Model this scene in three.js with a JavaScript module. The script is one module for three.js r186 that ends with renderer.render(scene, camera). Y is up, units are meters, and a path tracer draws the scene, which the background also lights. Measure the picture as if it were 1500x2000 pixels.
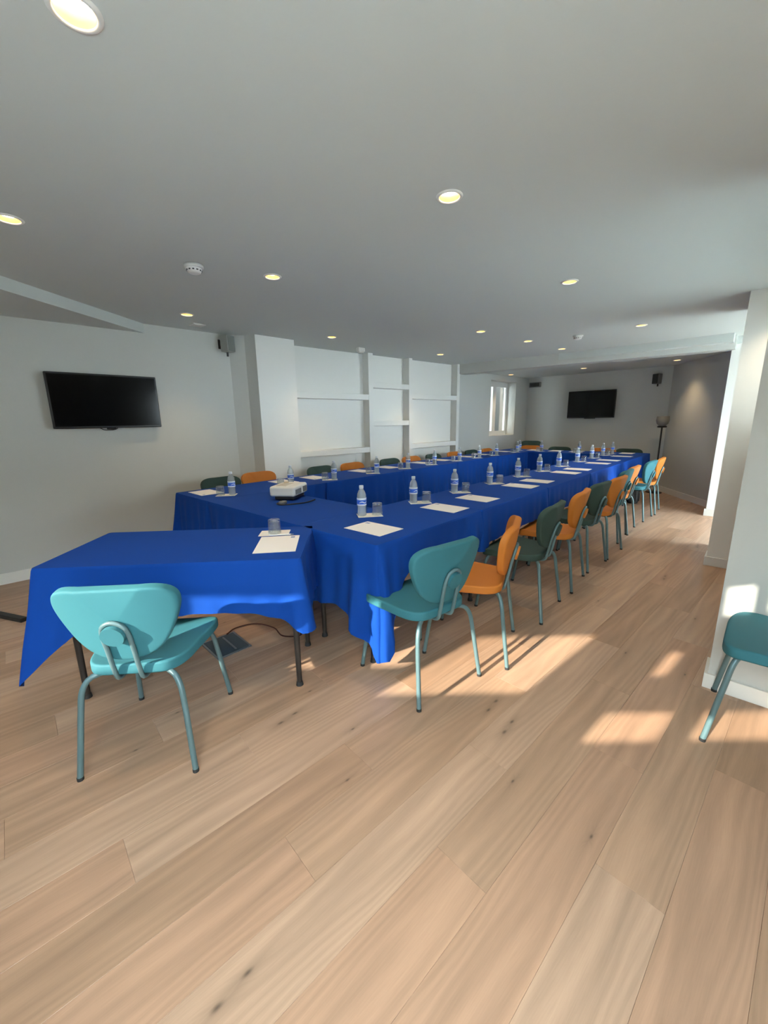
import * as THREE from 'three';
import { mergeGeometries } from 'three/addons/utils/BufferGeometryUtils.js';
import { RoundedBoxGeometry } from 'three/addons/geometries/RoundedBoxGeometry.js';
import { ImprovedNoise } from 'three/addons/math/ImprovedNoise.js';
import { RectAreaLightUniformsLib } from 'three/addons/lights/RectAreaLightUniformsLib.js';
RectAreaLightUniformsLib.init();

// ------------------------------------------------------------------ frame, camera, light, exposure
// plan coordinates: u runs along the conference tables, v across them towards the shelving; world x = u, z = -v, y up
const scene = new THREE.Scene();
const renderer = new THREE.WebGLRenderer();
renderer.toneMapping = THREE.LinearToneMapping;
renderer.toneMappingExposure = 1.05;
renderer.shadowMap.enabled = true;
const YAW = THREE.MathUtils.degToRad(42.55);
const A = [Math.sin(YAW), Math.cos(YAW)], B = [-Math.cos(YAW), Math.sin(YAW)];
const uvOf = (X, Z) => [X * A[0] + Z * A[1], X * B[0] + Z * B[1]];          // street-side axes (X along the facade, Z into the room) to plan
const vec = (X, Y, Z) => { const [u, v] = uvOf(X, Z); return new THREE.Vector3(u, Y, -v); };
const camera = new THREE.PerspectiveCamera(2 * Math.atan(1000 / 790) * 180 / Math.PI, 0.75, 0.05, 100);
{
  const p = THREE.MathUtils.degToRad(12.64), r = THREE.MathUtils.degToRad(-0.91);
  const cp = Math.cos(p), sp = Math.sin(p), c = Math.cos(r), s = Math.sin(r);
  const right = vec(c, s * cp, s * sp), down = vec(s, -c * cp, -c * sp), fwd = vec(0, -sp, cp);
  const m = new THREE.Matrix4().makeBasis(right, down.clone().negate(), fwd.clone().negate());
  camera.quaternion.setFromRotationMatrix(m);
  camera.position.set(0, 1.39, 0);
}
scene.background = new THREE.Color().setRGB(0.79, 0.93, 0.99);
scene.backgroundIntensity = 24.0;
const SUN_TAN = 0.42;
const sunDir = vec(0.766, -SUN_TAN, 0.643);
const sun = new THREE.DirectionalLight(new THREE.Color().setRGB(1.0, 0.92, 0.76), 15.5);
sun.name = 'sun';
sun.position.copy(sunDir).multiplyScalar(-20).add(new THREE.Vector3(1, 0, -1));
sun.target.position.set(1, 0, -1); sun.target.name = 'sun_target';
sun.castShadow = true;
Object.assign(sun.shadow.camera, { left: -9, right: 9, top: 9, bottom: -9, near: 1, far: 50 });
sun.shadow.mapSize.set(2048, 2048); sun.shadow.radius = 1;
scene.add(sun, sun.target);
const SPOT = 2.4;                                                             // candela of one downlight
const CEIL = 2.4, CEIL_FAR = 2.3;

// ------------------------------------------------------------------ helpers
let seed = 12345;
const rnd = () => { seed = (seed * 1664525 + 1013904223) >>> 0; return seed / 4294967296; };
const noise = new ImprovedNoise();
const taken = new Map();
const numbered = (n) => { const k = taken.get(n) ?? 0; taken.set(n, k + 1); return k ? n + '_' + String(k).padStart(3, '0') : n; };
const sh = (m) => { m.castShadow = true; m.receiveShadow = true; return m; };
function part(name, geo, mat, parent) {
  const m = sh(new THREE.Mesh(Array.isArray(geo) ? mergeGeometries(geo.map((g) => (g.index ? g.toNonIndexed() : g))) : geo, mat));
  m.name = name; parent.add(m); return m;
}
function thing(name, label, category, [u, v, y = 0] = [0, 0], turn = 0, group) {
  const o = new THREE.Group(); o.name = numbered(name); o.position.set(u, y, -v); o.rotation.y = turn;
  o.userData = { label, category }; if (group) o.userData.group = group; scene.add(o); return o;
}
function single(name, geo, mat, label, category, group) {
  const m = part(numbered(name), geo, mat, scene); m.userData = { label, category }; if (group) m.userData.group = group; return m;
}
function struct(name, geo, mat, label) {
  const m = part(name, geo, mat, scene); m.userData = { kind: 'structure' }; if (label) m.userData.label = label; return m;
}
function copy(o, [u, v, y = 0], turn, label, group) {
  const c = o.clone(); c.name = numbered(o.userData.base ?? o.name.replace(/_\d{3}$/, '')); c.position.set(u, y, -v); c.rotation.y = turn;
  c.userData = { ...o.userData, label: label ?? o.userData.label }; if (group) c.userData.group = group; scene.add(c); return c;
}
const box = (w, h, d, x = 0, y = 0, z = 0) => new THREE.BoxGeometry(w, h, d).translate(x, y, z);
const rbox = (w, h, d, r, x = 0, y = 0, z = 0) => new RoundedBoxGeometry(w, h, d, 3, r).translate(x, y, z);
const cyl = (r0, r1, h, x = 0, y = 0, z = 0, n = 24) => new THREE.CylinderGeometry(r0, r1, h, n).translate(x, y, z);
const V3 = (x, y, z) => new THREE.Vector3(x, y, z);
const tube = (pts, r, n = 32, k = 10) => new THREE.TubeGeometry(new THREE.CatmullRomCurve3(pts.map((p) => V3(...p)), false, 'centripetal'), n, r, k);
const lathe = (pts, n = 28) => new THREE.LatheGeometry(pts.map((p) => new THREE.Vector2(...p)), n);
function poly(pts, y0, y1, holes = []) {                                      // plan polygon raised from y0 to y1
  const s = new THREE.Shape(pts.map(([u, v]) => new THREE.Vector2(u, v)));
  for (const [u, v, r] of holes) { const h = new THREE.Path(); h.absarc(u, v, r, 0, Math.PI * 2, true); s.holes.push(h); }
  return new THREE.ExtrudeGeometry(s, { depth: y1 - y0, bevelEnabled: false, curveSegments: 20 }).rotateX(-Math.PI / 2).translate(0, y0, 0);
}
function run([u0, v0], [u1, v1], t, y0, y1) {                                  // straight wall from p to q, thickness t to the side given by its sign
  const d = Math.hypot(u1 - u0, v1 - v0), nu = -(v1 - v0) / d * t, nv = (u1 - u0) / d * t;
  return poly([[u0, v0], [u1, v1], [u1 + nu, v1 + nv], [u0 + nu, v0 + nv]], y0, y1);
}

// ------------------------------------------------------------------ materials
const srgb = (r, g, b) => new THREE.Color().setRGB(r / 255, g / 255, b / 255, THREE.SRGBColorSpace);
const mat = (c, roughness = 0.6, metalness = 0, more = {}) => new THREE.MeshStandardMaterial({ color: c, roughness, metalness, ...more });
function dataTex(w, h, fn, colour = true) {
  const d = new Uint8Array(w * h * 4);
  for (let y = 0; y < h; y++) for (let x = 0; x < w; x++) { const c = fn(x, y), i = (y * w + x) * 4; d[i] = c[0]; d[i + 1] = c[1]; d[i + 2] = c[2]; d[i + 3] = 255; }
  const t = new THREE.DataTexture(d, w, h); t.magFilter = t.minFilter = THREE.LinearFilter; t.wrapS = t.wrapT = THREE.RepeatWrapping;
  if (colour) t.colorSpace = THREE.SRGBColorSpace; t.needsUpdate = true; return t;
}
const plasterTex = dataTex(256, 256, (x, y) => {
  const a = x / 256 * Math.PI * 2, b = y / 256 * Math.PI * 2;
  const n = noise.noise(Math.cos(a) * 6 + 10, Math.sin(a) * 6 + Math.cos(b) * 6, Math.sin(b) * 6) * 0.5 + noise.noise(Math.cos(a) * 14, Math.sin(a) * 14 + Math.cos(b) * 14, Math.sin(b) * 14 + 5) * 0.4;
  const g = 128 + n * 90; return [g, g, g];
}, false);
const weaveTex = dataTex(64, 64, (x, y) => { const g = 128 + 60 * Math.sin(x / 64 * Math.PI * 16) * Math.sin(y / 64 * Math.PI * 16) + rnd() * 40 - 20; return [g, g, g]; }, false);
weaveTex.repeat.set(30, 30);
const M = {
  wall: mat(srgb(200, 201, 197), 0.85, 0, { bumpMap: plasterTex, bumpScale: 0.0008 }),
  ceiling: mat(srgb(208, 213, 210), 0.9, 0, { bumpMap: plasterTex, bumpScale: 0.0006 }),
  trim: mat(srgb(232, 231, 226), 0.5),
  shelf: mat(srgb(240, 240, 236), 0.6),
  cloth: new THREE.MeshPhysicalMaterial({ color: srgb(0, 62, 150), roughness: 0.85, specularIntensity: 0.5, bumpMap: weaveTex, bumpScale: 0.0003 }),
  teal: mat(srgb(45, 110, 122), 0.75, 0, { bumpMap: weaveTex, bumpScale: 0.0004 }),
  green: mat(srgb(42, 66, 60), 0.75, 0, { bumpMap: weaveTex, bumpScale: 0.0004 }),
  orange: mat(srgb(192, 114, 36), 0.7, 0, { bumpMap: weaveTex, bumpScale: 0.0004 }),
  leg: mat(srgb(96, 124, 130), 0.38, 0.25),
  foot: mat(srgb(40, 42, 44), 0.7),
  tableLeg: mat(srgb(62, 58, 56), 0.45, 0.4),
  tableTop: mat(srgb(120, 96, 74), 0.6),
  paper: mat(srgb(238, 236, 236), 0.8),
  napkin: mat(srgb(236, 232, 226), 0.9),
  glass: new THREE.MeshPhysicalMaterial({ color: srgb(240, 244, 246), roughness: 0.04, transmission: 0.95, thickness: 0, ior: 1.5 }),
  bottle: new THREE.MeshPhysicalMaterial({ color: srgb(232, 240, 246), roughness: 0.1, transmission: 0.72, thickness: 0, ior: 1.4 }),
  pane: new THREE.MeshPhysicalMaterial({ color: 0xffffff, roughness: 0.02, transmission: 1, thickness: 0, ior: 1.5 }),
  cap: mat(srgb(214, 222, 232), 0.4),
  black: mat(srgb(18, 18, 20), 0.5),
  screen: new THREE.MeshPhysicalMaterial({ color: srgb(14, 15, 16), roughness: 0.14, specularIntensity: 0.35 }),
  bezel: mat(srgb(20, 20, 22), 0.35),
  white: mat(srgb(235, 235, 232), 0.45),
  grey: mat(srgb(120, 122, 122), 0.55),
  darkgrey: mat(srgb(58, 58, 56), 0.6),
  metal: mat(srgb(150, 156, 160), 0.35, 0.8),
  frame: mat(srgb(225, 225, 222), 0.5),
  lens: new THREE.MeshStandardMaterial({ color: 0x222222, emissive: srgb(255, 240, 214), emissiveIntensity: 16.0, roughness: 0.5 }),
  reflector: mat(srgb(255, 198, 92), 0.35, 0.1),  // yellow colour stands in for the warm glow of the lamp
  outside: mat(srgb(216, 222, 222), 0.9),
  lightwell: mat(srgb(66, 65, 62), 0.9),
  facade: mat(srgb(122, 116, 108), 0.8),
};

// ------------------------------------------------------------------ room shell
const LIGHTS = [[0.42, 1.405], [0.438, 2.90], [1.80, 1.21], [1.81, 2.695], [1.806, 4.135], [3.45, 1.22], [3.47, 4.0], [4.53, 2.575], [5.575, 3.866], [5.536, 2.44], [5.58, 1.15], [6.51, 2.34], [4.5, -0.08]];
const LIGHTS_FAR = [[8.39, 2.59], [8.34, 4.0], [8.46, 1.165]];
const HOLE = 0.047;
const shelfV = (u) => 4.716 - 0.104 * (u - 3.435);
struct('ceiling', poly([[-4.2, 5.6], [-4.2, 3.2], [2.5, -4.1], [3.0, -4.1], [3.0, -0.7], [5.3, -0.7], [5.3, -1.8], [7.25, -1.8], [7.25, 5.4]], CEIL, CEIL + 0.15, LIGHTS.map(([u, v]) => [u, v, HOLE])), M.ceiling);
struct('ceiling_far', poly([[6.95, 5.4], [6.95, 0.4], [7.25, 0.4], [7.25, -1.8], [9.8, -1.8], [9.8, 5.4]], CEIL_FAR, CEIL_FAR + 0.10, LIGHTS_FAR.map(([u, v]) => [u, v, HOLE])), M.ceiling);
struct('ceiling_far_roof', poly([[7.25, 5.4], [7.25, -1.8], [9.8, -1.8], [9.8, 5.4]], CEIL_FAR + 0.18, CEIL + 0.15), M.ceiling);
struct('beam', poly([[6.80, 4.5], [7.115, 0.38], [7.36, 0.38], [7.05, 4.5]], 2.23, CEIL + 0.02), M.wall, 'white downstand beam crossing the room');
struct('ceiling_soffit', poly([[1.643, 4.95], [1.643, 4.80], [-1.0, 2.89], [-1.0, 5.2]], CEIL - 0.09, CEIL + 0.02), M.ceiling);
struct('wall_left', run([-3.8, 5.12], [2.56, 4.745], 0.25, 0, CEIL + 0.1), M.wall);
struct('wall_pier', poly([[2.72, 5.0], [2.721, 4.495], [3.25, 4.47], [3.32, 5.0]], 0, CEIL + 0.02), M.shelf);
struct('wall_pier_return', poly([[2.5, 4.98], [2.52, 4.748], [2.66, 4.63], [2.72, 4.496], [2.72, 4.98]], 0, CEIL + 0.02), M.wall);  // darker wall tone puts the shade of these turned-away faces into the colour
struct('wall_shelving', run([3.2, shelfV(3.2) + 0.09], [6.85, shelfV(6.85) + 0.09], 0.2, 0, CEIL + 0.1), M.wall);
{                                                                              // long wall beyond the beam with its small window
  const f = (u) => shelfV(u) - 0.02, y0 = 1.05, y1 = 2.19, a = 7.93, b = 8.89;
  struct('wall_left_far', [run([6.82, f(6.82)], [a, f(a)], 0.3, 0, CEIL + 0.1), run([b, f(b)], [9.7, f(9.7)], 0.3, 0, CEIL + 0.1), run([a, f(a)], [b, f(b)], 0.3, 0, y0), run([a, f(a)], [b, f(b)], 0.3, y1, CEIL + 0.1)], M.wall);
  const w = new THREE.Group(); w.name = 'window_1'; w.userData = { kind: 'structure', label: 'narrow white framed window in the far reveal' }; scene.add(w);
  const g = 0.2, r = (u0, u1, yy0, yy1, t = 0.05) => run([u0, f(u0) + g], [u1, f(u1) + g], t, yy0, yy1);
  part('window_frame', [r(a, a + 0.05, y0, y1), r(b - 0.06, b, y0, y1), r(a + 0.05, b - 0.06, y0, y0 + 0.09), r(a + 0.05, b - 0.06, y1 - 0.11, y1), r(8.33, 8.45, y0 + 0.09, y1 - 0.11)], M.frame, w);
  part('window_pane', run([a + 0.05, f(a) + g + 0.02], [8.33, f(8.33) + g + 0.02], 0.006, y0 + 0.09, y1 - 0.11), M.pane, w);
  part('window_pane', run([8.45, f(8.45) + g + 0.02], [b - 0.06, f(b) + g + 0.02], 0.006, y0 + 0.09, y1 - 0.11), M.pane, w);
  struct('wall_lightwell', [run([6.5, 5.9], [10.8, 5.9], 0.2, -0.1, 7), run([10.6, 6.0], [10.6, 3.9], 0.2, -0.1, 7)], M.lightwell);
}
struct('wall_far', run([9.42, 4.3], [9.30, 1.31], 0.25, 0, CEIL + 0.1), M.wall);
struct('wall_right_far', run([9.32, 1.33], [7.40, 0.10], 0.2, 0, CEIL + 0.1), M.wall);
struct('wall_pilaster', poly([[7.27, 0.42], [7.5, 0.42], [7.5, -1.7], [7.27, -1.7]], 0, CEIL + 0.02), M.shelf);
struct('wall_column', poly([[4.78, 0.215], [5.6, 0.215], [5.6, -1.7], [5.4, -1.7], [5.4, -0.3], [4.78, -0.3]], 0, CEIL + 0.02), M.shelf);
struct('wall_stub', poly([[2.52, 0.03], [2.70, 0.03], [2.70, -3.95], [2.52, -3.95]], 0, CEIL + 0.02), M.wall);
struct('wall_right', [run([2.6, -0.3], [4.8, -0.3], -0.25, -0.1, 1.3), run([2.6, -0.3], [4.8, -0.3], -0.25, 2.05, CEIL + 0.1)], M.wall);
struct('added_porch_roof', poly([[2.6, -0.5], [5.5, -0.5], [5.5, -5.2], [2.6, -5.2]], 2.3, 2.4), M.wall, 'added unseen porch roof that blocks high sky at the side window');  // roof added out of view to keep high sky light off the floor
struct('wall_vestibule', [run([5.5, -1.5], [5.75, -1.5], -0.2, 0, CEIL + 0.1), run([5.75, -1.5], [7.4, -1.5], -0.2, 2.25, CEIL + 0.1), run([7.2, -1.5], [7.4, -1.5], -0.2, 0, 2.25)], M.shelf);
{
  const w = new THREE.Group(); w.name = 'window_2'; w.userData = { kind: 'structure', label: 'side window in the recess behind the white wall end' }; scene.add(w);
  part('window_frame', [2.73, 3.74, 4.75].map((u) => box(0.05, 0.75, 0.06, u, 1.675, 0.42)).concat([box(2.08, 0.05, 0.06, 3.74, 2.025, 0.42), box(2.08, 0.05, 0.06, 3.74, 1.325, 0.42)]), M.frame, w);
  part('window_pane', box(0.96, 0.65, 0.006, 3.235, 1.675, 0.42), M.pane, w); part('window_pane', box(0.96, 0.65, 0.006, 4.245, 1.675, 0.42), M.pane, w);
  const d = new THREE.Group(); d.name = 'door_1'; d.userData = { kind: 'structure', label: 'glazed double door at the end of the side vestibule' }; scene.add(d);
  part('door_frame', [5.785, 6.475, 7.165].map((u) => box(0.07, 2.25, 0.06, u, 1.125, 1.6)).concat([box(1.38, 0.07, 0.06, 6.475, 2.215, 1.6), box(1.38, 0.1, 0.06, 6.475, 0.05, 1.6)]), M.frame, d);
  for (const u of [6.13, 6.82]) part('door_pane', box(0.62, 2.08, 0.006, u, 1.14, 1.6), M.pane, d);
  part('door_handle', tube([[6.44, 1.0, 1.57], [6.44, 1.0, 1.53], [6.40, 1.0, 1.52], [6.32, 1.0, 1.52]], 0.009, 20, 8), M.metal, d);
}
struct('wall_cross', run([-3.6, 5.2], [-3.6, 2.8], 0.25, 0, CEIL + 0.1).translate(-0.25, 0, 0), M.facade);
{                                                                              // street facade behind the camera: X along it, local z out of the room
  const F = new THREE.Group(); F.name = 'wall_front'; F.userData = { kind: 'structure' }; F.position.copy(vec(0, 0, -0.6)); F.rotation.y = -(Math.PI / 2 - YAW); scene.add(F);
  const s = new THREE.Shape([[-5.2, 0], [4.8, 0], [4.8, CEIL + 0.1], [-5.2, CEIL + 0.1]].map((p) => new THREE.Vector2(...p)));
  const openings = [[-3.86, -3.1, 1.76, 2.19], [-3.04, -2.2, 1.6, 2.0], [-1.68, -1.53, 1.68, 1.86], [-1.74, -1.34, 1.38, 1.53], [-1.26, -0.6, 1.38, 1.53], [-1.3, -1.09, 2.02, 2.2], [-1.065, -0.6, 2.02, 2.2], [-0.5, 0.5, 0.12, 2.2]];  // unseen openings, shaped and placed for where sun and sky light should fall
  for (const [a, b, c, d] of openings) s.holes.push(new THREE.Path([[a, c], [a, d], [b, d], [b, c]].map((p) => new THREE.Vector2(...p))));
  part('wall_panel', new THREE.ExtrudeGeometry(s, { depth: 0.06, bevelEnabled: false }), M.facade, F);
  for (const [a, b, c, d] of openings) part('window_pane', box(b - a, d - c, 0.006, (a + b) / 2, (c + d) / 2, 0.03), M.pane, F);
}
struct('added_street_wall', box(24, 4.4, 0.6, 0, 2.1, 0).rotateY(-(Math.PI / 2 - YAW)).translate(...vec(-4, 0, -8).toArray()), mat(srgb(150, 140, 126), 0.9), 'added unseen street front that blocks low sky light');  // front added out of view to cut low sky light reaching deep inside
struct('ground', box(60, 0.1, 60, 0, -0.2, 0), M.outside, 'pale paving outside the windows');
// baseboards
struct('baseboard_left', run([-3.6, 5.108], [2.52, 4.748], -0.015, 0, 0.1), M.trim);
struct('baseboard_right_far', run([9.3, 1.317], [7.5, 0.164], -0.015, 0, 0.1), M.trim);
struct('baseboard_column', [run([4.78, 0.23], [4.78, -0.3], -0.015, 0, 0.085), run([4.78, 0.215], [5.0, 0.215], 0.015, 0, 0.085)], M.trim);
struct('baseboard_stub', [run([2.52, 0.045], [2.52, -3.6], -0.015, 0, 0.08), run([2.52, 0.03], [2.70, 0.03], 0.015, 0, 0.08)], M.trim);
struct('baseboard_pilaster', run([7.27, 0.44], [7.27, -0.3], -0.02, 0, 0.1), M.trim);
struct('baseboard_far', run([9.41, 4.1], [9.31, 1.34], -0.015, 0, 0.1), M.trim);
struct('baseboard_pier', run([2.72, 4.495], [3.25, 4.47], -0.015, 0, 0.1), M.trim);

// ------------------------------------------------------------------ floor of oak planks
{
  const floor = struct('floor', poly([[-4.2, 5.6], [-4.2, 3.2], [2.5, -4.1], [3.0, -4.1], [3.0, -0.7], [5.3, -0.7], [5.3, -1.8], [9.8, -1.8], [9.8, 5.4]], -0.15, -0.012), mat(srgb(96, 76, 58), 0.8));
  const woods = [0, 1, 2, 3, 4].map((k) => {
    const knots = Array.from({ length: [1, 0, 0, 2, 1][k] }, () => [0.15 + rnd() * 0.7, 0.08 + rnd() * 0.84, 0.5 + rnd() * 0.8]);
    const cath = [0.35, 0.6, 0.5, 0.7, 0.4][k];
    const t = dataTex(160, 1024, (x, y) => {
      const px = x / 160, py = y / 1024;                                      // 0.19 m by 1.3 m
      let dx = 0; let dark = 0;
      for (const [kx, ky, ks] of knots) {
        const ex = (px - kx) * 0.19, ey = (py - ky) * 1.3, r2 = (ex * ex) / (0.012 * ks) ** 2 + (ey * ey) / (0.05 * ks) ** 2;
        dx += Math.exp(-r2 * 0.5) * Math.sign(ex) * 0.08; dark += Math.exp(-((ex * ex) / (0.0045 * ks) ** 2 + (ey * ey) / (0.011 * ks) ** 2)) * 0.7 + Math.exp(-r2 * 0.7) * 0.2;
      }
      const w = px + dx + noise.noise(px * 2, py * 2.5, k * 7.1) * 0.12;
      const rings = Math.sin((w - cath) * (w - cath) * 60 + py * (k % 2 ? 7 : -5) + noise.noise(w * 3, py * 3, k) * 3);
      const fine = noise.noise(w * 70, py * 14, k * 3.3) * 0.6 + noise.noise(w * 150, py * 26, k * 5.9) * 0.4;
      const broad = noise.noise(w * 4, py * 2.2, k * 11.7);
      const l = 1 + rings * 0.025 + fine * 0.05 + broad * 0.10 - dark * 0.5;
      return [Math.min(255, 180 * l), Math.min(255, 150 * (l - 0.008)), Math.min(255, 127 * (l - 0.015))];
    });
    t.wrapS = t.wrapT = THREE.ClampToEdgeWrapping; return t;
  });
  const mats = [];
  for (const [k, t] of woods.entries()) for (const [r, g, b] of [[255, 255, 255], [243, 239, 234], [248, 240, 235], [234, 228, 221]]) mats.push(mat(srgb(r, g, b), 0.42, 0, { map: t }));
  const PW = 0.19, PL = 1.3, ang = THREE.MathUtils.degToRad(-5), e = 0.0006;
  // plank: box with its upper edges broken, uv over the whole top
  const mk = (flip) => {
    const g = new THREE.BufferGeometry(), L = PL / 2 - 0.0002, W = PW / 2 - 0.0002;
    const P = [], U = [], quad = (a, b, c, d) => { for (const q of [a, b, c, a, c, d]) { P.push(...q); U.push(flip ? 0.5 - q[2] / PW : 0.5 + q[2] / PW, flip ? 0.5 - q[0] / PL : 0.5 + q[0] / PL); } };
    const t = [[-L + e, 0, W - e], [L - e, 0, W - e], [L - e, 0, -W + e], [-L + e, 0, -W + e]], m = [[-L, -e, W], [L, -e, W], [L, -e, -W], [-L, -e, -W]], b = m.map(([x, , z]) => [x, -0.012, z]);
    quad(...t);
    for (let i = 0; i < 4; i++) { const j = (i + 1) % 4; quad(m[i], m[j], t[j], t[i]); quad(b[i], b[j], m[j], m[i]); }
    g.setAttribute('position', new THREE.Float32BufferAttribute(P, 3)); g.setAttribute('uv', new THREE.Float32BufferAttribute(U, 2)); g.computeVertexNormals(); return g;
  };
  const geos = [mk(false), mk(true)];
  const spots = [], c = Math.cos(ang), s = Math.sin(ang);
  for (let row = -30; row < 40; row++) {
    const off = ((row * 0.37) % 1 + 1) % 1 * PL + (rnd() - 0.5) * 0.12;
    for (let k = -5; k < 11; k++) {
      const lu = k * PL + off, lv = row * PW + 0.02, u = lu * c - lv * s, v = lu * s + lv * c;
      if (u < -3.9 || u > 9.6 || v > 5.2 || v < -3.9) continue;
      if (0.737 * u + 0.676 * v < -0.55) continue;                            // outside the facade
      if (u > 3.0 && v < (u > 5.4 && u < 7.5 ? -1.5 : -0.35)) continue;
      if (u > 1.9 && u < 3.2 && v < -0.7) continue;
      if (v > shelfV(u) + 0.4) continue;
      if (u > 7.6 && v < 0.164 + (u - 7.5) * 0.64 - 0.5) continue;
      spots.push([u, v]);
    }
  }
  spots.sort((p, q) => Math.hypot(...p) - Math.hypot(...q));
  const rest = [];
  spots.forEach(([u, v], i) => {
    const g = geos[i % 2], m = mats[Math.floor(rnd() * mats.length)];
    if (i < 300) { const p = part(i ? 'plank_' + String(i).padStart(3, '0') : 'plank', g, m, floor); p.position.set(u, 0, -v); p.rotation.y = ang; }
    else rest.push(g.clone().rotateY(ang).translate(u, 0, -v));
  });
  if (rest.length) part('planks_beyond', mergeGeometries(rest), mats[2], floor).userData = { kind: 'stuff' };
}
// ------------------------------------------------------------------ downlights
function downlight([u, v], y, label, group) {
  const o = thing('ceiling_downlight', label, 'ceiling light', [u, v, y], 0, group);
  part('trim_ring', lathe([[0.0465, 0.002], [0.0465, -0.004], [0.05, -0.007], [0.057, -0.006], [0.062, -0.001], [0.062, 0.0005]], 32), M.white, o);
  part('reflector', lathe([[0.0465, -0.002], [0.0445, 0.010], [0.0405, 0.020], [0.0402, 0.034]], 32), M.reflector, o);
  part('lamp_lens', cyl(0.0400, 0.0400, 0.012, 0, 0.026, 0, 28), M.lens, o); part('housing', cyl(0.0468, 0.0468, 0.01, 0, 0.06, 0, 28), M.white, o);
  const l = new THREE.SpotLight(new THREE.Color().setRGB(1.0, 0.74, 0.44), SPOT, 0, 0.82, 0.7, 2); l.name = 'lamp_light';
  l.position.set(0, 0.012, 0); l.target.position.set(0, -1, 0); l.target.name = 'lamp_aim'; l.castShadow = true; l.shadow.radius = 1; o.add(l, l.target);
}
const lampAt = ['over the open floor before the desk', 'over the wall side of the desk', 'over the pointed corner of the chair-lined row', 'over the cross table by the projector', 'by the pale cover plate and corner speaker', 'over the second and third chairs of the chair-lined row', 'before the first shelving bay', 'over the middle of the table rectangle', 'before the last shelving bay', 'just before the beam over the table rectangle', 'just before the beam by the side vestibule', 'against the beam over the table rectangle', 'in the recess in front of the white column'];
LIGHTS.forEach((p, i) => downlight(p, CEIL, 'round recessed downlight ' + lampAt[i], 'downlights in the main ceiling'));
LIGHTS_FAR.forEach((p, i) => downlight(p, CEIL_FAR, 'round recessed downlight beyond the beam, ' + ['before the far screen', 'by the small window', 'by the slanting far wall'][i], 'downlights beyond the beam'));

// ------------------------------------------------------------------ built-in shelving
{
  const ang = Math.atan(-0.104), u0 = 3.26;
  const o = thing('shelving_unit', 'white built-in shelving with three open bays between column and beam', 'shelving', [u0, shelfV(u0)], ang);
  const k = 1 / Math.cos(ang), X = (u) => (u - u0) * k;                        // along the unit; local z towards the room
  const f = -0.055, dpt = 0.15;
  part('back_panel', box(X(6.8), CEIL, 0.02, X(6.8) / 2, CEIL / 2, -0.075), M.shelf, o);
  for (const [a, b] of [[4.63, 4.72], [5.50, 5.575], [6.76, 6.84]]) part('upright', box(X(b) - X(a), CEIL, dpt, (X(a) + X(b)) / 2, CEIL / 2, 0.0), M.shelf, o);
  for (const [a, b, y] of [[3.27, 4.63, 1.755], [3.27, 4.63, 0.955], [4.72, 5.5, 1.94], [4.72, 5.5, 1.36], [5.575, 6.76, 1.795], [5.575, 6.76, 0.96]])
    part('shelf', rbox(X(b) - X(a), 0.08, dpt - 0.004, 0.004, (X(a) + X(b)) / 2, y, -0.001), M.shelf, o);
}

// ------------------------------------------------------------------ tables and cloths
function folding(name, L, W, label, at, turn, group, legs = [0.07, 0.07]) {
  const o = thing(name, label, 'table', at, turn, group), H = 0.745;
  part('tabletop', rbox(L - 0.02, 0.025, W - 0.02, 0.006, 0, H - 0.0125, 0), M.tableTop, o);
  for (const k of [-1, 1]) part('apron', box(L - 0.16, 0.05, 0.02, 0, H - 0.05, k * (W / 2 - 0.08)), M.tableLeg, o);
  for (const sx of [-1, 1]) for (const sz of [-1, 1]) {
    const l = part('leg', cyl(0.017, 0.014, H - 0.045, sx * (L / 2 - legs[0]), (H - 0.025) / 2 + 0.01, sz * (W / 2 - legs[1]), 14), M.tableLeg, o);
    part('foot', cyl(0.016, 0.02, 0.022, sx * (L / 2 - legs[0]), 0.011, sz * (W / 2 - legs[1]), 14), M.foot, l);
  }
  return o;
}
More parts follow.
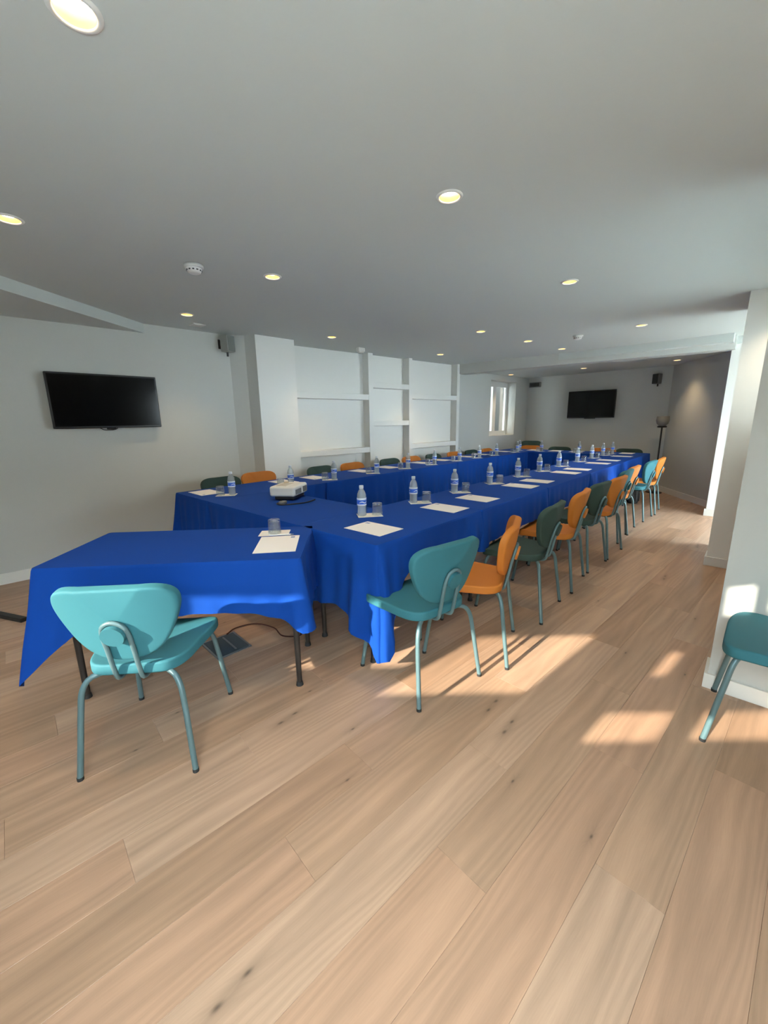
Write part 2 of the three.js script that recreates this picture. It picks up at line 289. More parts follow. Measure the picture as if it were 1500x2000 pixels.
// cloth laid over a rectangle L by W; drops: [+z, +x, -z, -x]; corners from (-x,+z) on: [drop, flare]
function clothGeo(L, W, top, drops, corners, ph = 0, creases = []) {
  const R = 0.014, c = [[-1, 1], [1, 1], [1, -1], [-1, -1]], nrm = [[0, 1], [1, 0], [0, -1], [-1, 0]], S = [];
  let run0 = 0;
  for (let i = 0; i < 4; i++) {
    const a = c[i], b = c[(i + 1) % 4], len = i % 2 ? W : L, n = Math.max(8, Math.ceil(len / 0.022));
    const ax = a[0] * L / 2, az = a[1] * W / 2, bx = b[0] * L / 2, bz = b[1] * W / 2;
    for (let j = 0; j < n; j++) {
      const t = (R + (len - 2 * R) * j / n) / len, d0 = t * len, d1 = len - d0, k = d0 < d1 ? i : (i + 1) % 4;
      S.push({ x: ax + (bx - ax) * t, z: az + (bz - az) * t, nx: nrm[i][0], nz: nrm[i][1], dc: Math.min(d0, d1), k, drop: drops[i], s: run0 + d0, side: i, t });
    }
    const kk = (i + 1) % 4, n0 = nrm[i], n1 = nrm[kk];
    for (let j = 0; j <= 4; j++) {                                            // rounded corner
      const q = j / 4 * Math.PI / 2, nx = n0[0] * Math.cos(q) + n1[0] * Math.sin(q), nz = n0[1] * Math.cos(q) + n1[1] * Math.sin(q);
      S.push({ x: b[0] * (L / 2 - R) + nx * R, z: b[1] * (W / 2 - R) + nz * R, nx, nz, dc: 0, k: kk, drop: drops[i] * (1 - j / 4) + drops[kk] * j / 4, s: run0 + len, side: i, t: 1 });
    }
    run0 += len;
  }
  const N = S.length, rows = [0, 0.02, 0.05, 0.1, 0.2, 0.3, 0.4, 0.5, 0.6, 0.7, 0.8, 0.9, 1], P = [], U = [], I = [];
  P.push(0, top, 0); U.push(0.5, 0.5);
  for (const [ri, t] of rows.entries()) for (const q of S) {
    const [cd, fl] = corners[q.k], w = Math.max(0, 1 - q.dc / 0.3), wd = w ** 1.6;
    const d = Math.max(0.012, q.drop + (cd - q.drop) * wd);
    const rip = d < 0.05 ? 0 : t * d * (0.05 * Math.sin(q.s * 21 + ph) + 0.035 * Math.sin(q.s * 47 + ph * 2.3) + 0.02 * noise.noise(q.s * 9, ph, t * 2)) * Math.min(1, d / 0.35) * (0.6 + w);
    let out = (ri ? 0.004 : 0) + rip + t * d * 0.05;
    for (const [side, ct, depth] of creases) if (q.side === side) out -= depth * Math.exp(-(((q.t - ct) * L) ** 2) / 0.0002) * t;
    const dg = Math.SQRT1_2 * fl * wd * t, cx = c[q.k][0], cz = c[q.k][1];
    P.push(q.x + q.nx * out + cx * dg, top - t * d - (ri ? 0.003 : 0), q.z + q.nz * out + cz * dg); U.push(q.s, t * d);
  }
  for (let j = 0; j < N; j++) I.push(0, 1 + j, 1 + (j + 1) % N);
  const at = (r, j) => 1 + r * N + j % N;
  // the top meets the skirt in a crisp fold: the first skirt row is doubled
  const base = 1 + rows.length * N;
  for (let j = 0; j < N; j++) { const o = 3 * at(0, j); P.push(P[o], P[o + 1], P[o + 2]); U.push(S[j].s, 0); }
  for (let r = 0; r < rows.length - 1; r++) for (let j = 0; j < N; j++) {
    const a = r ? at(r, j) : base + j, b = r ? at(r, j + 1) : base + (j + 1) % N, e = at(r + 1, j), f = at(r + 1, j + 1);
    I.push(a, e, b, b, e, f);
  }
  const g = new THREE.BufferGeometry(); g.setAttribute('position', new THREE.Float32BufferAttribute(P, 3)); g.setAttribute('uv', new THREE.Float32BufferAttribute(U, 2)); g.setIndex(I); g.computeVertexNormals(); return g;
}
function cloth(L, W, drops, corners, at, turn, label, group, ph, creases, top = 0.757) {
  const m = single('tablecloth', clothGeo(L, W, top, drops, corners, ph, creases), M.cloth, label, 'tablecloth', group); m.position.set(at[0], 0, -at[1]); m.rotation.y = turn; return m;
}
const nth = ['first', 'second', 'third', 'fourth', 'fifth', 'sixth', 'seventh', 'eighth', 'ninth', 'tenth'];
const R_OUT = 1.40, R_IN = 2.07, L_IN = 3.36, L_OUT = 4.03, RW = 0.67;
const rv = (R_OUT + R_IN) / 2, lv = (L_IN + L_OUT) / 2;
// row beside the open floor
const rs = [1.46, 2.56, 3.80, 5.10, 6.50, 7.93];
for (let i = 0; i < 5; i++) {
  const a = rs[i], b = rs[i + 1], L = b - a - 0.006, m = [(a + b) / 2, rv];
  folding('folding_table', L - 0.02, RW - 0.02, 'dark legged folding table, ' + nth[i] + ' along the chair-lined row from the pointed corner', m, 0, 'tables of the chair-lined row', [0.06, 0.1]);
  const first = i === 0;
  cloth(L, RW, [[0.2, 0.25, 0.26, 0.27, 0.26][i], 0.012, 0.42, first ? 0.43 : 0.012],
    [first ? [0.69, 0.0] : [i === 3 ? 0.4 : 0.3, i === 3 ? 0.09 : 0.02], [i === 2 ? 0.36 : 0.29, 0.02], [0.42, 0], [first ? 0.5 : 0.42, 0]], m, 0,
    ['royal blue cloth with long pointed corner hanging behind the teal corner chair', 'royal blue cloth second along the chair-lined row from the pointed corner', 'royal blue cloth third along the chair-lined row from the pointed corner', 'royal blue cloth fourth along the chair-lined row with flared corner', 'royal blue cloth last along the chair-lined row by the cross table'][i], 'cloths of the chair-lined row', i * 1.7);
}
const ls = [1.46, 2.755, 4.05, 5.34, 6.64, 7.93];
for (let i = 0; i < 5; i++) {
  const a = ls[i], b = ls[i + 1], L = b - a - 0.006, m = [(a + b) / 2, lv];
  folding('folding_table', L - 0.02, RW - 0.02, 'folding table, ' + nth[i] + ' along the shelving row from the wall screen end', m, 0, 'tables of the shelving row', [0.06, 0.1]);
  cloth(L, RW, [0.5, 0.012, 0.3, i ? 0.012 : 0.6], [[i ? 0.5 : 0.6, 0], [0.5, 0], [0.32, 0], [i ? 0.32 : 0.66, i ? 0 : 0.02]], m, 0,
    ['royal blue cloth hanging straight at the end nearest the wall screen and desk', 'royal blue cloth second along the shelving row from the projector', 'royal blue cloth third along the shelving row from the projector', 'royal blue cloth fourth along the shelving row from the projector', 'royal blue cloth last along the shelving row by the small window'][i], 'cloths of the shelving row', 3 + i * 2.1);
}
{ // cross tables closing the rectangle
  const m = [1.46 + RW / 2, (R_IN + L_IN) / 2], W = L_IN - R_IN - 0.006;
  folding('folding_table', RW - 0.02, W - 0.02, 'folding table under the cross cloth that carries the projector', m, 0, undefined, [0.1, 0.06]);
  cloth(RW, W, [0.012, 0.42, 0.012, 0.64], [[0.66, 0.06], [0.42, 0], [0.42, 0], [0.64, 0]], m, 0, 'royal blue cloth of the cross table that carries the white projector', undefined, 5.5);
  const W2 = (L_OUT - R_OUT) / 2;
  for (const k of [0, 1]) {
    const c = [7.93 + 0.335, R_OUT + W2 * (k + 0.5)];
    folding('folding_table', RW - 0.02, W2 - 0.03, 'folding table of the far cross row at the ' + (k ? 'small window' : 'floor lamp') + ' end', c, 0, 'tables of the far cross row', [0.1, 0.06]);
    cloth(RW, W2 - 0.006, [k ? 0.012 : 0.3, 0.3, k ? 0.3 : 0.012, 0.42], [[0.4, 0.02], [0.3, 0.02], [0.3, 0.02], [0.4, 0]], c, 0, k ? 'royal blue cloth of the far cross row at the small window end' : 'royal blue cloth of the far cross row at the floor lamp end', 'cloths of the far cross row', 8 + k);
  }
}
// desk standing alone in front of the rectangle
const DESK_TURN = -(Math.PI / 2 - YAW) + THREE.MathUtils.degToRad(4);
const deskC = uvOf(-1.035, 2.105);
const deskAt = (x, z) => { const c = Math.cos(DESK_TURN), s = Math.sin(DESK_TURN); return [deskC[0] + x * c + z * s, deskC[1] + x * s - z * c]; };
folding('desk_table', 1.2, 0.6, 'small folding desk with dark legs standing apart under a blue cloth', deskC, DESK_TURN, undefined, [0.05, 0.1]);
cloth(1.22, 0.62, [0.255, 0.3, 0.4, 0.42], [[0.53, 0.10], [0.36, 0.02], [0.44, 0.08], [0.5, 0.03]], deskC, DESK_TURN, 'short royal blue cloth on the desk behind the sunlit teal chair', undefined, 1.1, [[0, 0.56, 0.012]]);

// ------------------------------------------------------------------ chairs
const seatGeo = (() => {
  const s = new THREE.Shape();                                                // x across, y towards the front
  s.moveTo(-0.10, -0.205); s.lineTo(0.10, -0.205); s.bezierCurveTo(0.17, -0.205, 0.195, -0.14, 0.205, -0.05); s.bezierCurveTo(0.22, 0.05, 0.235, 0.10, 0.228, 0.15);
  s.bezierCurveTo(0.222, 0.20, 0.17, 0.215, 0.10, 0.218); s.lineTo(-0.10, 0.218); s.bezierCurveTo(-0.17, 0.215, -0.222, 0.20, -0.228, 0.15); s.bezierCurveTo(-0.235, 0.10, -0.22, 0.05, -0.205, -0.05); s.bezierCurveTo(-0.195, -0.14, -0.17, -0.205, -0.10, -0.205);
  return shell(s, 0.014, 0.010, (x, y, z) => [x, z + 0.35 * x * x * (0.5 + y) + 0.4 * Math.max(0, -y - 0.08) ** 2 - 1.2 * Math.max(0, y - 0.1) ** 2, -y]).translate(0, 0.438, -0.02);
})();
// a padded sheet: shape outline, grid-filled so it can be bent
function shell(shape, half, bevel, bend) {
  const pts = shape.getPoints(10), n = pts.length - 1, P = [], I = [], rings = [0.001, 0.25, 0.5, 0.72, 0.88, 0.96, 1];
  const cx = 0, cy = pts.reduce((s, p) => s + p.y, 0) / pts.length;
  const put = (k, z, shrink) => { for (let j = 0; j < n; j++) { const p = pts[j], dx = p.x - cx, dy = p.y - cy, L = Math.hypot(dx, dy); const f = k * (L - shrink) / L; P.push(...bend(cx + dx * f, cy + dy * f, z)); } };
  const levels = [];
  for (const k of rings) levels.push([k, half + bevel, bevel * 0.9]);
  for (const q of [0.35, 0.7, 1]) levels.push([1, half + bevel * Math.cos(q * Math.PI / 2), bevel * 0.9 * (1 - Math.sin(q * Math.PI / 2))]);
  for (const q of [1, 0.7, 0.35]) levels.push([1, -half - bevel * Math.cos(q * Math.PI / 2), bevel * 0.9 * (1 - Math.sin(q * Math.PI / 2))]);
  for (const k of [...rings].reverse()) levels.push([k, -half - bevel, bevel * 0.9]);
  for (const l of levels) put(...l);
  for (let r = 0; r < levels.length - 1; r++) for (let j = 0; j < n; j++) { const a = r * n + j, b = r * n + (j + 1) % n; I.push(a, a + n, b, b, a + n, b + n); }
  const g = new THREE.BufferGeometry(); g.setAttribute('position', new THREE.Float32BufferAttribute(P, 3)); g.setIndex(I);
  const uv = []; for (let i = 0; i < P.length; i += 3) uv.push(P[i], P[i + 1] + P[i + 2]); g.setAttribute('uv', new THREE.Float32BufferAttribute(uv, 2));
  g.computeVertexNormals(); return g;
}
const backGeo = (() => {
  const s = new THREE.Shape();                                                // x across, y up; broad shoulders, rounded chin
  s.moveTo(0, -0.155); s.bezierCurveTo(0.09, -0.155, 0.15, -0.125, 0.19, -0.05); s.bezierCurveTo(0.215, 0.0, 0.235, 0.045, 0.233, 0.08); s.bezierCurveTo(0.23, 0.13, 0.18, 0.152, 0.11, 0.155);
  s.lineTo(-0.11, 0.155); s.bezierCurveTo(-0.18, 0.152, -0.23, 0.13, -0.233, 0.08); s.bezierCurveTo(-0.235, 0.045, -0.215, 0.0, -0.19, -0.05); s.bezierCurveTo(-0.15, -0.125, -0.09, -0.155, 0, -0.155);
  return shell(s, 0.010, 0.010, (x, y, z) => [x * 0.98, y * 1.05, z - 0.9 * x * x]).rotateX(0.23).translate(0, 0.656, 0.216);
})();
function makeChair(name, fabric, label, at, turn, group) {
  const o = thing(name, label, 'chair', at, turn, group);
  o.userData.base = name;
  part('seat', seatGeo, fabric, o);
  part('backrest', backGeo, fabric, o);
  const legG = (sx, sz) => tube([[sx * 0.05, 0.418, sz * 0.10], [sx * 0.13, 0.418, sz * 0.155], [sx * 0.165, 0.408, sz * 0.178], [sx * 0.187, 0.37, sz * 0.193], [sx * 0.2, 0.28, sz * 0.206], [sx * 0.212, 0.15, sz * 0.224], [sx * 0.225, 0.012, sz * 0.243]], 0.0115, 30, 10);
  for (const sx of [-1, 1]) for (const sz of [-1, 1]) {
    const l = part('leg', legG(sx, sz), M.leg, o);
    part('foot_cap', cyl(0.0125, 0.0125, 0.014, sx * 0.2255, 0.007, sz * 0.2435, 12), M.foot, l);
  }
  part('back_support', tube([[-0.047, 0.405, 0.02], [-0.048, 0.402, 0.14], [-0.048, 0.412, 0.186], [-0.048, 0.46, 0.202], [-0.048, 0.56, 0.222], [-0.047, 0.625, 0.237], [-0.035, 0.664, 0.247], [0, 0.680, 0.251], [0.035, 0.664, 0.247], [0.047, 0.625, 0.237], [0.048, 0.56, 0.222], [0.048, 0.46, 0.202], [0.048, 0.412, 0.186], [0.048, 0.402, 0.14], [0.047, 0.405, 0.02]], 0.009, 80, 8), M.leg, o);
  part('back_disc', new THREE.CylinderGeometry(0.042, 0.042, 0.03, 28).rotateX(Math.PI / 2 + 0.23).translate(0, 0.628, 0.246), fabric, o);
  return o;
}
const face = (du, dv) => Math.atan2(-du, dv);
const deskChair = makeChair('teal_chair', M.teal, 'bright teal chair in full sun at the small separate desk', [0.494, 1.854], face(0.337, 0.359));
const T = deskChair;
const rights = [
  ['teal', 1.64, 1.25, 0.18, 'teal chair at the pointed corner of the chair-lined row'],
  ['orange', 2.10, 1.19, -0.38, 'orange chair second from the pointed cloth corner, beside the teal corner chair'],
  ['green', 2.82, 1.20, -0.08, 'dark green chair third from the pointed cloth corner'],
  ['orange', 3.48, 1.22, -0.1, 'orange chair fourth from the pointed cloth corner, its seat behind a dark green back'],
  ['green', 4.08, 1.22, 0.08, 'dark green chair fifth from the pointed cloth corner'],
  ['orange', 4.58, 1.19, 0.05, 'orange chair sixth from the pointed cloth corner'],
  ['teal', 5.22, 1.26, 0, 'teal chair seventh from the pointed cloth corner'],
  ['orange', 5.69, 1.28, 0, 'orange chair eighth from the pointed cloth corner, lit by the side window'],
  ['teal', 6.53, 1.24, 0.05, 'teal chair ninth from the pointed cloth corner'],
  ['orange', 7.08, 1.22, -0.05, 'orange chair last in the chair-lined row, before the floor lamp'],
];
const proto = { teal: T };
const put = (kind, u, v, turn, label, group, y = 0) => {
  if (!proto[kind]) { proto[kind] = makeChair(kind + '_chair', M[kind], label, [u, v, y], turn, group); return proto[kind]; }
  const c = copy(proto[kind], [u, v, y], turn, label, group); if (!group) delete c.userData.group; return c;
};
for (const [k, u, v, t, l] of rights) put(k, u, v, face(t, 1), l, 'chairs along the open floor');
put('teal', 2.268, -0.245, face(0.02, 1), 'teal chair against the white wall end with sun on its leg');
const lefts = [['green', 2.05, 4.35], ['orange', 2.56, 4.44], ['green', 3.42, 4.32], ['orange', 3.98, 4.30], ['green', 4.75, 4.27], ['orange', 5.25, 4.24], ['green', 5.85, 4.22], ['orange', 6.45, 4.18], ['green', 7.0, 4.14], ['orange', 7.55, 4.1]];
lefts.forEach(([k, u, v], i) => put(k, u, v - 0.245, face((rnd() - 0.5) * 0.1, -1), (k === 'green' ? 'dark green' : 'orange') + ' chair back showing over the shelving row, ' + nth[i] + ' from the wall screen end', 'chairs along the shelving'));
put('green', 8.72 - 0.21, 3.02, face(-1, 0), 'dark green chair on the far cross row under the far screen', 'chairs of the far cross row');
put('orange', 8.70 - 0.21, 2.2, face(-1, 0.05), 'orange chair on the far cross row under the far screen', 'chairs of the far cross row');
put('green', 8.72 - 0.21, 1.76, face(-1, 0), 'dark green chair on the far cross row next to the floor lamp', 'chairs of the far cross row');
put('orange', 8.66, 3.66, face(-1, -0.15), 'orange chair carrying a stacked dark green one near the small window', 'stacked chairs');
put('green', 8.69, 3.68, face(-1, -0.15), 'dark green chair stacked on an orange one near the small window', 'stacked chairs', 0.1);

// ------------------------------------------------------------------ things on the tables
const TOP = 0.7575;
const cnv = document.createElement('canvas'); cnv.width = 256; cnv.height = 96;
{
  const g = cnv.getContext('2d'); g.fillStyle = '#dfe6f2'; g.fillRect(0, 0, 256, 96); g.fillStyle = '#3468d8'; g.fillRect(0, 26, 256, 52);
  g.fillStyle = '#7fa2e4'; g.fillRect(0, 22, 256, 5); g.fillStyle = '#e8eef8';
  for (let k = 0; k < 2; k++) { g.beginPath(); g.moveTo(20 + k * 128, 60); g.quadraticCurveTo(50 + k * 128, 30, 64 + k * 128, 52); g.quadraticCurveTo(80 + k * 128, 66, 104 + k * 128, 40); g.lineTo(104 + k * 128, 48); g.quadraticCurveTo(78 + k * 128, 76, 60 + k * 128, 60); g.quadraticCurveTo(46 + k * 128, 44, 20 + k * 128, 66); g.fill(); }
}
const labelTex = new THREE.CanvasTexture(cnv); labelTex.colorSpace = THREE.SRGBColorSpace;
const labelMat = mat(new THREE.Color(1, 1, 1), 0.45, 0, { map: labelTex });
const bottleBody = lathe([[0, 0], [0.026, 0], [0.031, 0.005], [0.0315, 0.02], [0.0295, 0.027], [0.0315, 0.034], [0.0295, 0.041], [0.0315, 0.048], [0.0295, 0.055], [0.0315, 0.062], [0.0315, 0.07], [0.0312, 0.12], [0.0318, 0.135], [0.029, 0.155], [0.021, 0.172], [0.0145, 0.182], [0.013, 0.19], [0.0, 0.19]], 24);
const bottleLabel = new THREE.CylinderGeometry(0.0322, 0.0322, 0.052, 28, 1, true).translate(0, 0.1, 0);
const bottleCap = lathe([[0, 0.209], [0.0135, 0.209], [0.0148, 0.207], [0.0148, 0.191], [0.013, 0.188], [0, 0.188]], 20);
const glassGeo = lathe([[0.0375, 0], [0.0385, 0.002], [0.034, 0.078], [0.032, 0.082], [0, 0.082], [0, 0.068], [0.0305, 0.068], [0.0312, 0.066], [0.0358, 0.002], [0.0375, 0]], 28);
let bottle0, glass0;
function bottle(u, v, label, group) {
  if (bottle0) return copy(bottle0, [u, v, TOP + 0.001], rnd() * 6, label, group);
  bottle0 = thing('water_bottle', label, 'bottle', [u, v, TOP + 0.001], rnd() * 6, group); bottle0.userData.base = 'water_bottle';
  part('bottle_body', bottleBody, M.bottle, bottle0); part('label', bottleLabel, labelMat, bottle0).userData = { label: 'blue and white bottle label' }; part('cap', bottleCap, M.cap, bottle0); return bottle0;
}
function glass(u, v, label, group) {
  if (glass0) { const c = glass0.clone(); c.name = numbered('upturned_glass'); c.position.set(u, TOP + 0.001, -v); c.userData = { label, category: 'glass' }; if (group) c.userData.group = group; scene.add(c); return c; }
  glass0 = single('upturned_glass', glassGeo, M.glass, label, 'glass', group); glass0.position.set(u, TOP + 0.001, -v); return glass0;
}
const napkinGeo = rbox(0.17, 0.0012, 0.12, 0.0005, 0, 0.0006, 0);
function napkin(u, v, turn, label, group) { const m = single('paper_napkin', napkinGeo, M.napkin, label, 'napkin', group); m.position.set(u, TOP, -v); m.rotation.y = turn; return m; }
const sheetGeo = box(0.297, 0.0012, 0.21, 0, 0.0006, 0);
const markGeo = box(0.035, 0.0003, 0.022, 0, 0.00125, 0), markMat = mat(srgb(150, 160, 196), 0.8);
function paper(u, v, turn, label, group) {
  const o = thing('notepad_sheets', label, 'paper', [u, v, TOP], turn, group);
  for (const [k, x] of [[0, 0], [1, 0.002]]) { const p = part('paper_sheet', sheetGeo, M.paper, o); p.position.set(x, k * 0.0012, x * 0.7); p.rotation.y = k * 0.01; }
  const h = part('printed_heading', markGeo, markMat, o); h.position.set(-0.115, 0.0012, -0.07); return o;
}
const spR = [[1.70, 1.90], [2.46, 2.47], [2.94, 3.06], [3.76, 3.71], [4.16, 4.36], [5.02, 4.97], [5.44, 5.63], [6.33, 6.39], [6.87, 7.09], [7.69, 7.72]];
const gR = 'places laid along the chair-lined row', gL = 'places laid along the shelving row', gF = 'places laid on the far cross row';
spR.forEach(([pu, bu], i) => {
  const first = i === 0;
  // long side of the sheets across the table, heading away from the sitter
  paper(pu, 1.65, Math.PI / 2 * -1 + 0 + (rnd() - 0.5) * 0.1, first ? 'white notepad sheets at the pointed corner of the chair-lined row' : 'white notepad sheets, ' + nth[i] + ' along the chair-lined row from the pointed corner', gR + ': sheets');
  bottle(bu, 1.95, first ? 'water bottle with blue label at the cross table corner beside the projector' : 'blue-labelled water bottle, ' + nth[i] + ' along the chair-lined row from the pointed corner', gR + ': bottles');
  const gu = bu + 0.085, gv = 1.885;
  napkin((bu + gu) / 2, (1.95 + gv) / 2, -0.65 + (rnd() - 0.5) * 0.2, 'white napkin under the ' + nth[i] + ' bottle along the chair-lined row from the pointed corner', gR + ': napkins');
  glass(gu, gv, 'upturned glass beside the ' + nth[i] + ' bottle along the chair-lined row from the pointed corner', gR + ': glasses');
});
const spL = [[1.65, 1.75], [2.51, 2.39], [2.93, 2.97], [3.71, 3.67], [4.23, 4.29], [4.99, 4.91], [5.52, 5.59], [6.29, 6.22], [6.85, 6.84], [7.72, 7.70]];
spL.forEach(([pu, bu], i) => {
  const first = i === 0, v = 3.48;
  paper(pu, 3.80, Math.PI / 2 + (rnd() - 0.5) * 0.12, first ? 'white notepad sheets at the shelving row end nearest the wall screen' : 'white notepad sheets, ' + nth[i] + ' along the shelving row from the wall screen end', gL + ': sheets');
  bottle(bu, v, first ? 'water bottle with blue label at the row end nearest the wall screen' : 'blue-labelled water bottle, ' + nth[i] + ' along the shelving row from the wall screen end', gL + ': bottles');
  napkin(bu - 0.04, v + 0.03, -0.65 + (rnd() - 0.5) * 0.2, 'white napkin under the ' + nth[i] + ' bottle along the shelving row from the wall screen end', gL + ': napkins');
  glass(bu - 0.08, v + 0.065, 'upturned glass beside the ' + nth[i] + ' bottle along the shelving row from the wall screen end', gL + ': glasses');
});
[[1.72, 1.9], [2.58, 2.46], [2.98, 3.17], [3.42, 3.62]].forEach(([v, bv], i) => {
  const w = ' on the far cross row, ' + nth[i] + ' from the floor lamp end';
  paper(8.38, v, Math.PI, 'white notepad sheets' + w, gF + ': sheets');
  bottle(8.12, bv, 'blue-labelled water bottle' + w, gF + ': bottles');
  napkin(8.14, bv + 0.04, 1.2, 'white napkin under a bottle' + w, gF + ': napkins');
  glass(8.16, bv + 0.085, 'upturned glass' + w, gF + ': glasses');
});
{ // the desk's own place
  const [pu, pv] = uvOf(-0.572, 2.08);
  paper(pu, pv, -(Math.PI / 2 - YAW) - Math.PI / 2 + 0.125, 'white notepad sheets on the small separate desk');
  const [nu, nv] = uvOf(-0.645, 2.30);
  napkin(nu, nv, -(Math.PI / 2 - YAW) + 0.1, 'white napkin under the only glass on the small desk');
  glass(nu, nv, 'upturned glass standing alone on a napkin on the small desk');
  const [qu, qv] = uvOf(-0.60, 2.243);
  const pen = thing('ballpoint_pen', 'white pen lying above the sheets on the small desk', 'pen', [qu, qv, TOP + 0.005], -(Math.PI / 2 - YAW) + 0.1);
  part('barrel', new THREE.CylinderGeometry(0.0045, 0.0045, 0.12, 12).rotateZ(Math.PI / 2), M.white, pen); part('tip', new THREE.CylinderGeometry(0.0045, 0.001, 0.018, 12).rotateZ(Math.PI / 2).translate(0.069, 0, 0), M.metal, pen);
  part('clip', box(0.04, 0.002, 0.003, -0.035, 0.0055, 0), M.grey, pen);
}
{ // projector on the cross table
  const o = thing('projector', 'white projector on a black stand on the cross table', 'projector', [1.98, 2.92, TOP], 0.55);
  part('case', rbox(0.30, 0.085, 0.22, 0.02, 0, 0.078, 0), M.white, o);
  part('top_panel', rbox(0.16, 0.004, 0.09, 0.0018, -0.03, 0.121, -0.02), mat(srgb(205, 200, 190), 0.5), o);
  part('lens_ring', new THREE.CylinderGeometry(0.032, 0.034, 0.02, 24).rotateX(Math.PI / 2).translate(0.085, 0.08, -0.112), M.grey, o);
  part('lens', new THREE.CylinderGeometry(0.025, 0.025, 0.022, 24).rotateX(Math.PI / 2).translate(0.085, 0.08, -0.112), M.screen, o);
  for (let k = 0; k < 7; k++) part('vent_slat', box(0.004, 0.045, 0.006, 0.04 + k * 0.013, 0.075, 0.111), M.grey, o);
  part('port_panel', box(0.12, 0.04, 0.004, -0.06, 0.072, 0.1105), M.grey, o);
  part('stand', rbox(0.24, 0.03, 0.17, 0.01, 0.0, 0.02, 0.005), M.black, o);
  part('focus_ring', new THREE.TorusGeometry(0.018, 0.005, 8, 20).rotateX(Math.PI / 2).translate(0.085, 0.122, -0.06), mat(srgb(190, 176, 150), 0.5), o);
  single('projector_cable', tube([[1.86, TOP + 0.008, -2.86], [1.80, TOP + 0.006, -2.80], [1.75, TOP + 0.006, -2.76], [1.74, TOP + 0.006, -2.70], [1.80, TOP + 0.006, -2.66], [1.92, TOP + 0.006, -2.62], [2.05, TOP + 0.006, -2.66]], 0.005, 50, 8), M.black, 'black cable lying below the projector on the cross table', 'cable');
  single('power_adapter', rbox(0.07, 0.022, 0.04, 0.006, 0, 0.012, 0).rotateY(0.4).translate(1.79, TOP, -2.74), M.grey, 'small grey adapter in front of the projector', 'adapter');
}

// ------------------------------------------------------------------ screens, ceiling and wall fittings
function screen(w, h, at, turn, label, lip) {
  const o = thing('wall_screen', label, 'television', at, turn);
  part('bezel', rbox(w, h, 0.04, 0.008, 0, 0, 0.06), M.bezel, o);
  part('screen_panel', box(w - 0.03, h - 0.035, 0.003, 0, 0.002, 0.0805), M.screen, o);
  part('rear_housing', rbox(w * 0.7, h * 0.7, 0.04, 0.012, 0, 0, 0.025), M.black, o);
  part('wall_bracket', box(0.3, 0.25, 0.02, 0, 0, -0.002), M.darkgrey, o);
  part('sensor_lip', rbox(lip, 0.016, 0.02, 0.006, 0, -h / 2 - 0.006, 0.065), M.bezel, o);
  return o;
}
const leftTurn = Math.atan2(-0.06, 1);
const s1 = screen(0.905, 0.505, [1.21, 4.815, 1.62], leftTurn, 'black flat screen on the white wall by the small desk', 0.08);
part('hanging_cable', tube([[-0.09, -0.25, 0.03], [-0.06, -0.268, 0.03], [0, -0.272, 0.03], [0.05, -0.262, 0.03], [0.06, -0.245, 0.03]], 0.004, 20, 6), M.black, s1);
screen(0.92, 0.55, [9.31, 2.65, 1.665], -Math.PI / 2 - 0.04, 'black flat screen on the dim wall beyond the beam', 0.22);
function detector(u, v, label, y = CEIL) {
  const o = thing('smoke_detector', label, 'smoke detector', [u, v, y]);
  part('base', lathe([[0, 0], [0.06, 0], [0.06, -0.014], [0.054, -0.02], [0, -0.02]], 32), M.white, o);
  part('head', lathe([[0.048, -0.019], [0.046, -0.034], [0.04, -0.044], [0.03, -0.05], [0, -0.05]], 32), M.white, o);
  for (let k = 0; k < 12; k++) { const q = k / 12 * Math.PI * 2; part('vent_slot', box(0.012, 0.007, 0.004).rotateY(-q + Math.PI / 2).translate(Math.cos(q) * 0.0455, -0.034, Math.sin(q) * 0.0455), M.darkgrey, o); }
}
detector(1.333, 2.87, 'white smoke detector on the ceiling above the cross table');
detector(5.65, 1.845, 'white smoke detector on the ceiling just before the beam');
{
  const o = thing('emergency_light', 'small white emergency light on the ceiling by the shelving', 'emergency light', [4.25, 4.3, CEIL], -0.1);
  part('housing', rbox(0.12, 0.05, 0.07, 0.012, 0, -0.025, 0), M.white, o); part('diffuser', rbox(0.09, 0.02, 0.05, 0.008, 0, -0.055, 0), M.trim, o);
  const v = thing('ceiling_plate', 'flat pale square cover plate in the ceiling by the corner speaker', 'cover plate', [2.05, 4.48, CEIL]);
  part('plate', rbox(0.13, 0.008, 0.13, 0.003, 0, -0.004, 0), M.white, v); part('grille', box(0.09, 0.003, 0.09, 0, -0.0085, 0), M.trim, v);
}
function speaker(at, turn, label, c0, c1) {
  const o = thing('wall_speaker', label, 'speaker', at, turn);
  part('cabinet', rbox(0.12, 0.18, 0.11, 0.012, 0, 0, 0.11), c0, o); part('speaker_grille', rbox(0.105, 0.165, 0.006, 0.003, 0, 0, 0.167), c1, o);
  part('bracket', [box(0.03, 0.03, 0.08, 0, 0, 0.03), box(0.06, 0.1, 0.012, 0, 0, 0.004)], M.darkgrey, o); part('cable_plug', cyl(0.012, 0.012, 0.05, 0.01, -0.11, 0.09), M.darkgrey, o);
}
speaker([2.42, 4.755, 2.285], 0.35, 'grey loudspeaker high in the corner beside the white pier', mat(srgb(150, 152, 148), 0.6), mat(srgb(112, 114, 110), 0.7));
speaker([9.33, 1.5, 2.08], -Math.PI / 2 - 0.4, 'dark loudspeaker high in the corner above the floor lamp', M.grey, M.darkgrey);
{
  const o = thing('exit_light', 'dim box light high on the wall right of the small window'.replace('right of', 'next to'), 'wall light', [9.40, 3.9, 2.14], -Math.PI / 2 - 0.04);
  part('housing', rbox(0.26, 0.11, 0.05, 0.01, 0, 0, 0.03), M.grey, o); part('diffuser', rbox(0.22, 0.08, 0.012, 0.004, 0, 0, 0.058), M.darkgrey, o);
}
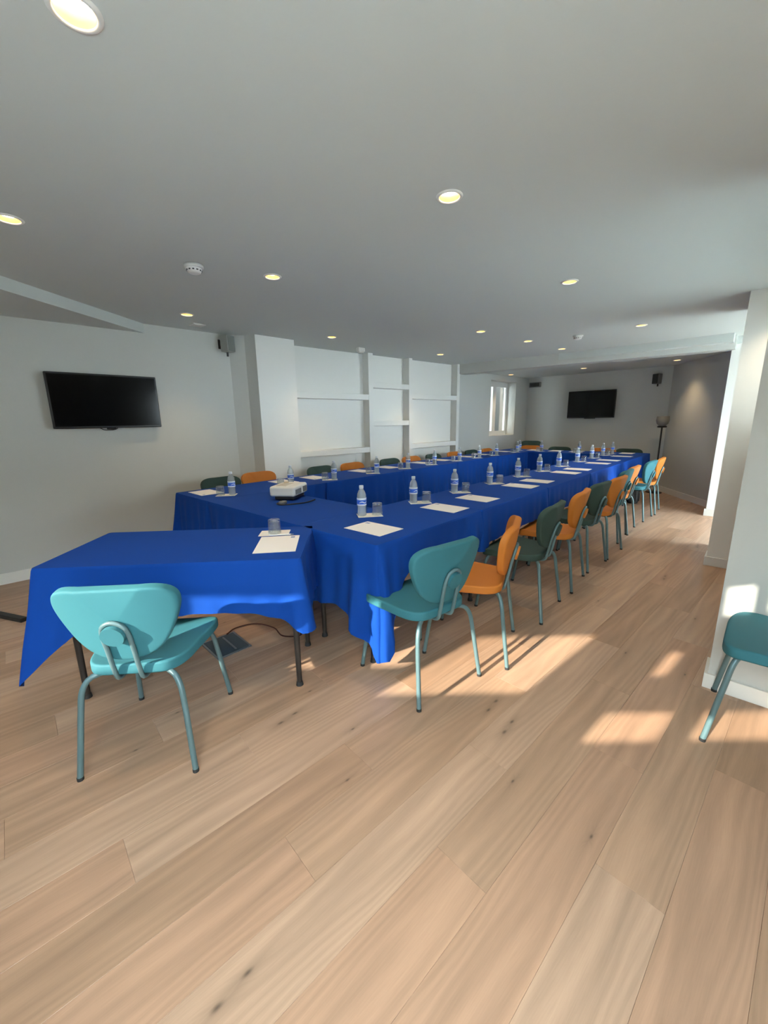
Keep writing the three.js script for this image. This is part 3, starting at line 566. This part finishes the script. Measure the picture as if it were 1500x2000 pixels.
{
  const o = thing('floor_lamp', 'thin dark floor lamp with pale bowl in the far corner', 'lamp', [8.97, 1.33]);
  part('base', lathe([[0, 0], [0.13, 0], [0.13, 0.012], [0.03, 0.025], [0, 0.026]]), M.black, o);
  part('pole', cyl(0.013, 0.013, 1.2, 0, 0.61, 0), M.black, o);
  part('collar', lathe([[0, 1.2], [0.07, 1.2], [0.075, 1.215], [0.07, 1.23], [0, 1.23]]), M.black, o);
  part('lamp_shade', lathe([[0.05, 1.23], [0.09, 1.27], [0.105, 1.33], [0.1, 1.40], [0.096, 1.40], [0.1, 1.33], [0.086, 1.272], [0.05, 1.235]]), new THREE.MeshPhysicalMaterial({ color: srgb(150, 146, 138), roughness: 0.9, transmission: 0.4, thickness: 0 }), o);
}
{
  const o = thing('black_bag', 'black bag on the floor under the last chairs', 'bag', [7.72, 1.44], 0.3);
  part('body', rbox(0.34, 0.3, 0.16, 0.04, 0, 0.15, 0), M.black, o);
  part('handle', tube([[-0.07, 0.295, 0], [-0.06, 0.34, 0], [0, 0.36, 0], [0.06, 0.34, 0], [0.07, 0.295, 0]], 0.009, 24, 8), M.black, o);
  part('pocket', rbox(0.24, 0.16, 0.03, 0.012, 0, 0.12, 0.085), M.bezel, o);
}
// floor socket box and its cable under the desk
{
  const o = thing('floor_socket_box', 'blue-grey metal socket hatch set in the floor under the desk', 'floor socket', [1.04, 2.35], -0.05);
  part('frame', [box(0.22, 0.005, 0.012, 0, 0.0025, 0.124), box(0.22, 0.005, 0.012, 0, 0.0025, -0.124), box(0.012, 0.005, 0.236, -0.104, 0.0025, 0), box(0.012, 0.005, 0.236, 0.104, 0.0025, 0)], M.metal, o);
  part('lid', rbox(0.195, 0.006, 0.235, 0.002, 0, 0.004, 0), mat(srgb(70, 86, 96), 0.5, 0.3), o);
  part('lid_slot', box(0.012, 0.003, 0.2, 0.02, 0.0082, 0), M.metal, o);
}
single('power_cable', tube([[1.10, 0.012, -2.46], [1.18, 0.008, -2.50], [1.30, 0.008, -2.46], [1.36, 0.008, -2.30], [1.34, 0.008, -2.16], [1.42, 0.008, -2.08], [1.52, 0.008, -2.18], [1.56, 0.02, -2.32], [1.58, 0.12, -2.38], [1.60, 0.3, -2.42], [1.62, 0.71, -2.46]], 0.0045, 90, 8), mat(srgb(74, 38, 30), 0.6), 'dark brown power cable curling over the floor under the desk', 'cable');
{
  const o = thing('display_stand', 'black metal stand whose foot bar lies on the floor by the white wall', 'stand', [0.02, 4.24], Math.atan2(0.92, 0.39) - Math.PI / 2 + 0.0);
  o.rotation.y = Math.atan2(-0.46, 0.2);                                      // long foot bar points along the floor towards the desk
  part('foot_bar', rbox(1.0, 0.03, 0.05, 0.008, 0, 0.016, 0), M.black, o); part('cross_bar', rbox(0.05, 0.03, 0.5, 0.008, -0.3, 0.017, 0), M.black, o);
  part('post', cyl(0.018, 0.018, 1.3, -0.3, 0.68, 0), M.black, o); part('top_plate', rbox(0.2, 0.02, 0.28, 0.006, -0.3, 1.33, 0), M.black, o);
}
renderer.render(scene, camera);
